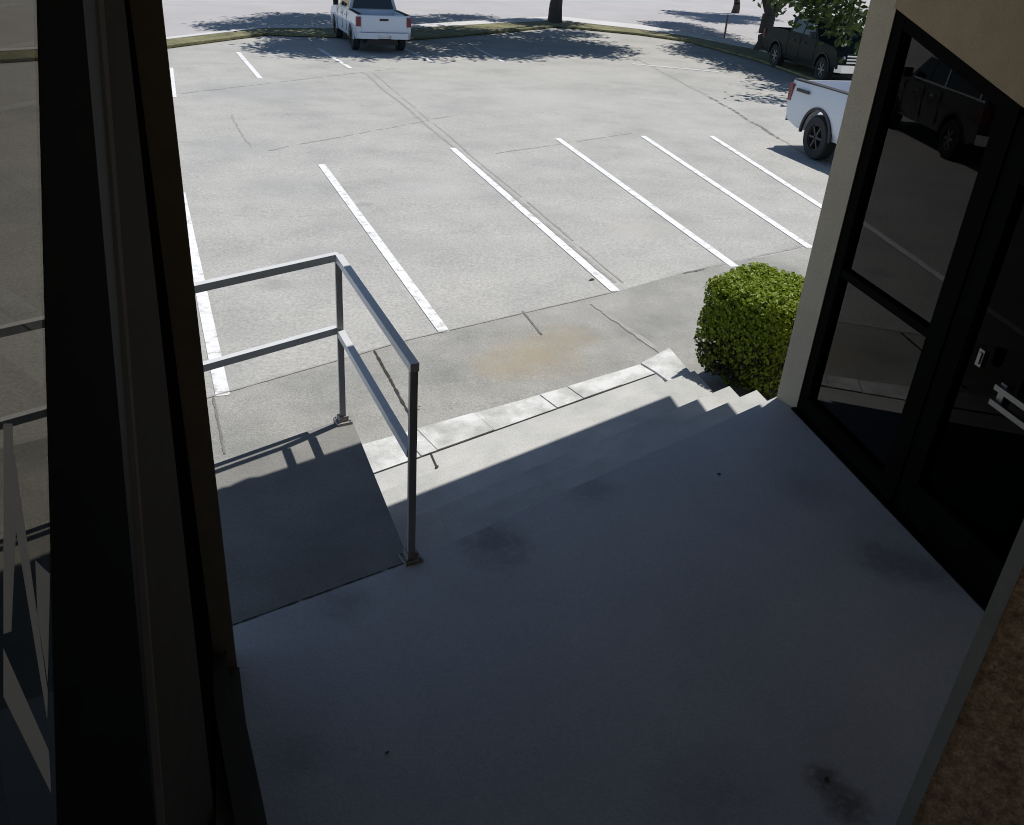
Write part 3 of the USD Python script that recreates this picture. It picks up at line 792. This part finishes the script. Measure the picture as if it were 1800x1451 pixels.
def pickup(label, rows, paint, rim, badge=None, group=None, trim=None, suv=False):
    T = thing('parked_suv' if suv else 'pickup_truck', label, 'car' if suv else 'pickup truck', rows=rows, group=group)
    hw = 1.0
    prof = [(-2.86, .56), (-2.90, .80), (-2.88, 1.30), (-.98, 1.32), (-.9, 1.30), (1.28, 1.27), (2.35, 1.19), (2.66, 1.10), (2.78, .92), (2.80, .56), (2.5, .40), (-2.5, .45)]
    sec = [(-hw + .09, .34), (-hw + .02, .60), (-hw, .95), (-hw + .02, 1.12), (-hw + .07, 1.34), (hw - .07, 1.34), (hw - .02, 1.12), (hw, .95), (hw - .02, .60), (hw - .09, .34)]
    body = side_extrude(prof, -1.2, 1.2) ^ front_extrude(sec, -3.2, 3.2)
    for x in (-1.72, 1.86):
        body = body - cyl_y(x, .42, .50, -1.2, -.62) - cyl_y(x, .42, .50, .62, 1.2)
    inner = side_extrude([(-2.80, .78), (-2.80, 1.6), (-1.02, 1.6), (-1.02, .78)], -.80, .80)
    body = body if suv else body - inner
    put('body', body, paint, T, smooth=22)
    # cab
    cab = hull([(x, s * y, z) for s in (-1, 1) for x, y, z in ((-.98, .92, 1.29), (1.25, .92, 1.265), (-.86, .76, 1.86), (.50, .76, 1.88), (-.72, .72, 1.92), (.35, .72, 1.93))])
    if suv:
        cab = hull([(x, s * y, z) for s in (-1, 1) for x, y, z in ((-2.84, .92, 1.29), (1.25, .92, 1.265), (-2.55, .76, 1.86), (.50, .76, 1.88), (-2.3, .72, 1.92), (.35, .72, 1.93))])
    put('cab', cab, paint, T, smooth=15)
    f = lambda x, z, s: (x, s * (.92 - (z - 1.28) * .275 + .004), z)
    for s in (-1, 1):
        put('window', quad_panel([f(-.78, 1.36, s), f(.02, 1.35, s), f(.02, 1.79, s), f(-.68, 1.78, s)]), M['car_glass'], T)
        if suv:
            put('window', quad_panel([f(-2.45, 1.40, s), f(-.92, 1.37, s), f(-.92, 1.78, s), f(-2.3, 1.78, s)]), M['car_glass'], T)
            put('belt_trim', bx(-2.75, 1.2, s * .925 - .012, s * .925 + .012, 1.30, 1.34), M['white_car'], T)
            for xa, xb in ((-2.5, -.9), (-.80, .55)):
                put('window_trim', bar(f(xa + .15, 1.815, s), f(xb - .05, 1.815, s), .045), M['white_car'], T)
                put('window_trim', bar(f(xa, 1.34, s), f(xa + .15, 1.815, s), .045), M['white_car'], T)
        put('window', quad_panel([f(.10, 1.35, s), f(1.00, 1.335, s), f(.46, 1.80, s), f(.10, 1.79, s)]), M['car_glass'], T)
        for xh in (-.55, .3):
            put('door_handle', bx(xh, xh + .2, s * 1.0 - .02, s * 1.0 + .02, 1.08, 1.12), M['plastic'] if trim is None else M['chrome'], T)
        put('mirror', hull([(x, y, z) for x in (.95, 1.07) for y in (s * .97, s * 1.16) for z in (1.30, 1.5)]), M['plastic'], T)
        put('tail_light', hull([(x, y, z) for x in (-2.915, -2.78) for y in (s * 1.003, s * .84) for z in (.92, 1.24)]), M['taillight'], T)
        put('headlight', hull([(2.55, s * .70, 1.08), (2.55, s * .99, 1.06), (2.795, s * .70, .93), (2.70, s * .97, .93), (2.55, s * .70, .86), (2.62, s * .985, .86), (2.81, s * .70, .86)]), M['headlight'], T)
        for x in (-1.72, 1.86):
            arch = trimesh.creation.annulus(.49, .545, .05, sections=40)
            arch.apply_transform(trimesh.transformations.rotation_matrix(math.pi / 2, [1, 0, 0])); arch.apply_translation([x, s * .995, .42])
            arch = trimesh.intersections.slice_mesh_plane(arch, [0, 0, 1], [0, 0, .42])
            put('arch_trim', arch, M['plastic'] if trim != 'paint' else paint, T)
        for xh in (-.88, .05, 1.18):
            put('door_seam', bx(xh, xh + .012, s * .985, s * 1.002, .58, 1.26), M['plastic'], T)
        if not suv:
            put('rail_cap', hull([(x, y, z) for x in (-2.87, -.99) for y in (s * .95, s * .80) for z in (1.315, 1.335)]), M['plastic'], T)
        if badge:
            put('badge', bx(-2.62, -2.18, s * 1.0 - .012, s * 1.0 + .004, 1.13, 1.19), M['plastic'], T)
    put('windshield', quad_panel([(1.205, -.84, 1.31), (1.205, .84, 1.31), (.53, .70, 1.835), (.53, -.70, 1.835)], .012), M['car_glass'], T)
    if not suv:
        put('rear_window', quad_panel([(-.988, -.78, 1.36), (-.988, .78, 1.36), (-.885, .66, 1.80), (-.885, -.66, 1.80)], .012), M['car_glass'], T)
    put('tailgate', hull([(x, y, z) for x in (-2.925, -2.88) for y in (-.82, .82) for z in (.74, 1.285)] + [(-2.935, y, z) for y in (-.78, .78) for z in (.85, 1.2)]), paint, T)
    put('tailgate_handle', bx(-2.945, -2.93, -.16, .16, 1.12, 1.19), M['plastic'], T)
    rb = hull([(x, y, z) for x, w_ in ((-2.88, .98), (-3.04, .86)) for y in (-w_, w_) for z in (.52, .72)])
    rb = rb - hull([(x, y, z) for x in (-3.1, -2.93) for y in (-.24, .24) for z in (.45, .64)])
    put('rear_bumper', rb, M['chrome'] if trim != 'paint' else paint, T)
    put('license_plate', bx(-2.945, -2.925, -.16, .16, .60, .72), M['headlight'], T)
    put('front_bumper', hull([(x, y, z) for x, w_ in ((2.72, .98), (2.90, .82)) for y in (-w_, w_) for z in (.44, .68)]), M['chrome'], T)
    put('grille', cat_(bx(2.78, 2.835, -.66, .66, .70, 1.02)), M['plastic'], T)
    for z in (.74, .84, .94):
        put('grille_bar', bx(2.83, 2.85, -.66, .66, z, z + .04), M['chrome'], T)
    put('chassis', cat_(bx(-2.7, 2.5, -.55, .55, .28, .5), bx(-1.8, -1.64, -.8, .8, .34, .46), bx(1.78, 1.94, -.8, .8, .34, .46)), M['plastic'], T)
    for x in (-1.72, 1.86):
        for s in (-1, 1):
            wheel(T, x, s * .86, s, .41, .27, rim)
    return T


NS = np.array([SL * NX, SL * NY, 1.0]); NS /= np.linalg.norm(NS)


def place(g, heading, s=1.0, along=0.0, side=0.0):
    """Local axes for a thing on the lot's slope: origin g, local +x along heading (radians from +X)."""
    x = np.array([math.cos(heading), math.sin(heading), 0]); x -= NS * (x @ NS); x /= np.linalg.norm(x)
    y = np.cross(NS, x)
    o_ = np.array(g, float) + x * along * s + y * side * s
    return (x * s, y * s, NS * s, o_)


# white pickup under the trees, seen from behind
g = (lot(622, 84) + lot(706, 92)) / 2
hd = math.atan2(*(lot(578, 60) - lot(622, 84))[[1, 0]])
hd1 = math.radians(80)
W1 = pickup('white pickup parked tail-out in tree shade at the far side of the lot', place(g, hd1, .80, along=1.72), M['white_car'], M['darkrim'], trim='paint', group=None)
# white pickup cut off by the pillar
g = lot(1434, 280)
pickup('white pickup with black wheel arches, half hidden by the stucco pillar', place(g, math.radians(-104), .95, along=1.72, side=.86), M['white_car'], M['darkrim'], badge=True, group=None)
# dark pickup under the right-hand tree
ga, gb = lot(1362, 113), lot(1447, 152)
hd3 = math.atan2(*(gb - ga)[[1, 0]])
L3 = np.linalg.norm(gb - ga)
pickup('dark green pickup parked under the forked tree, chrome front to the right', place((ga + gb) / 2, math.radians(-108), .85, along=-.07, side=.86), M['dark_car'], M['rim'], group=None)
# dark vehicle seen through the tinted glass on the left and mirrored in the door
pickup('black car with bright window trim, mirrored in the glass beside the door', place((-1.75, 18.6, zl(-1.75, 18.6)), math.radians(86), .92), M['black_car'], M['rim'], trim='chrome', suv=True)

# ------------------------------------------------------------------ small things
g = lot(1273, 67)
put('marker_post', cat_(tube((g[0], g[1], g[2] - .05), (g[0], g[1], g[2] + .85), .04, .036, 10), tube((g[0], g[1], g[2] + .85), (g[0], g[1], g[2] + .88), .036, .015, 10)), M['brownwood'], label='thin brown marker post on the verge left of the forked tree', cat='post')
FG = thing('rail_fence', 'low dark rail fence across the street behind the dark pickup', 'fence')
fa, fb = lot(1395, 62), lot(1512, 104)
dfa = (fb - fa) / 6
for k in range(7):
    p_ = fa + dfa * k
    put('fence_post', bar((p_[0], p_[1], p_[2] - .1), (p_[0], p_[1], p_[2] + .75), .14), M['plastic'], FG)
for z in (.3, .65):
    put('fence_rail', bar(fa + [0, 0, z], fb + [0, 0, z], .07, .14), M['plastic'], FG)


def dead_leaf(p, size, an, label):
    v = []
    for a_, rr in zip(np.linspace(0, 2 * np.pi, 9)[:-1], (1, .55, .4, .6, .9, .5, .45, .6)):
        v.append((p[0] + size * rr * math.cos(a_ + an), p[1] + size * .7 * rr * math.sin(a_ + an), p[2] + .004 + .25 * size * abs(math.sin(a_ * 1.5))))
    put('dead_leaf', hull(v + [(p[0], p[1], p[2] + .003)]), M['dead'], label=label, cat='leaf', group='dead leaves on the ground')


dead_leaf(lot(1040, 493), .055, .3, 'dark dead leaf lying beside the end of the middle stall line')
dead_leaf(on(768, 822, .09), .03, 1.0, 'dark dead leaf at the end of the dark joint at the foot of the steps')
dead_leaf(on(1264, 835, H), .022, 2.0, 'tiny dead leaf on the shaded porch floor in front of the pillar')
dead_leaf(on(680, 1325, H), .014, .4, 'tiny dead leaf near the bottom left of the porch floor')
dead_leaf(on(737, 718, 0) + [0, 0, .01], .018, .4, 'tiny dead leaf on the apron just beyond the nearer handrail post')
dead_leaf(on(1452, 1372, H), .022, .9, 'dead leaf in the dark stain at the near right of the porch floor')
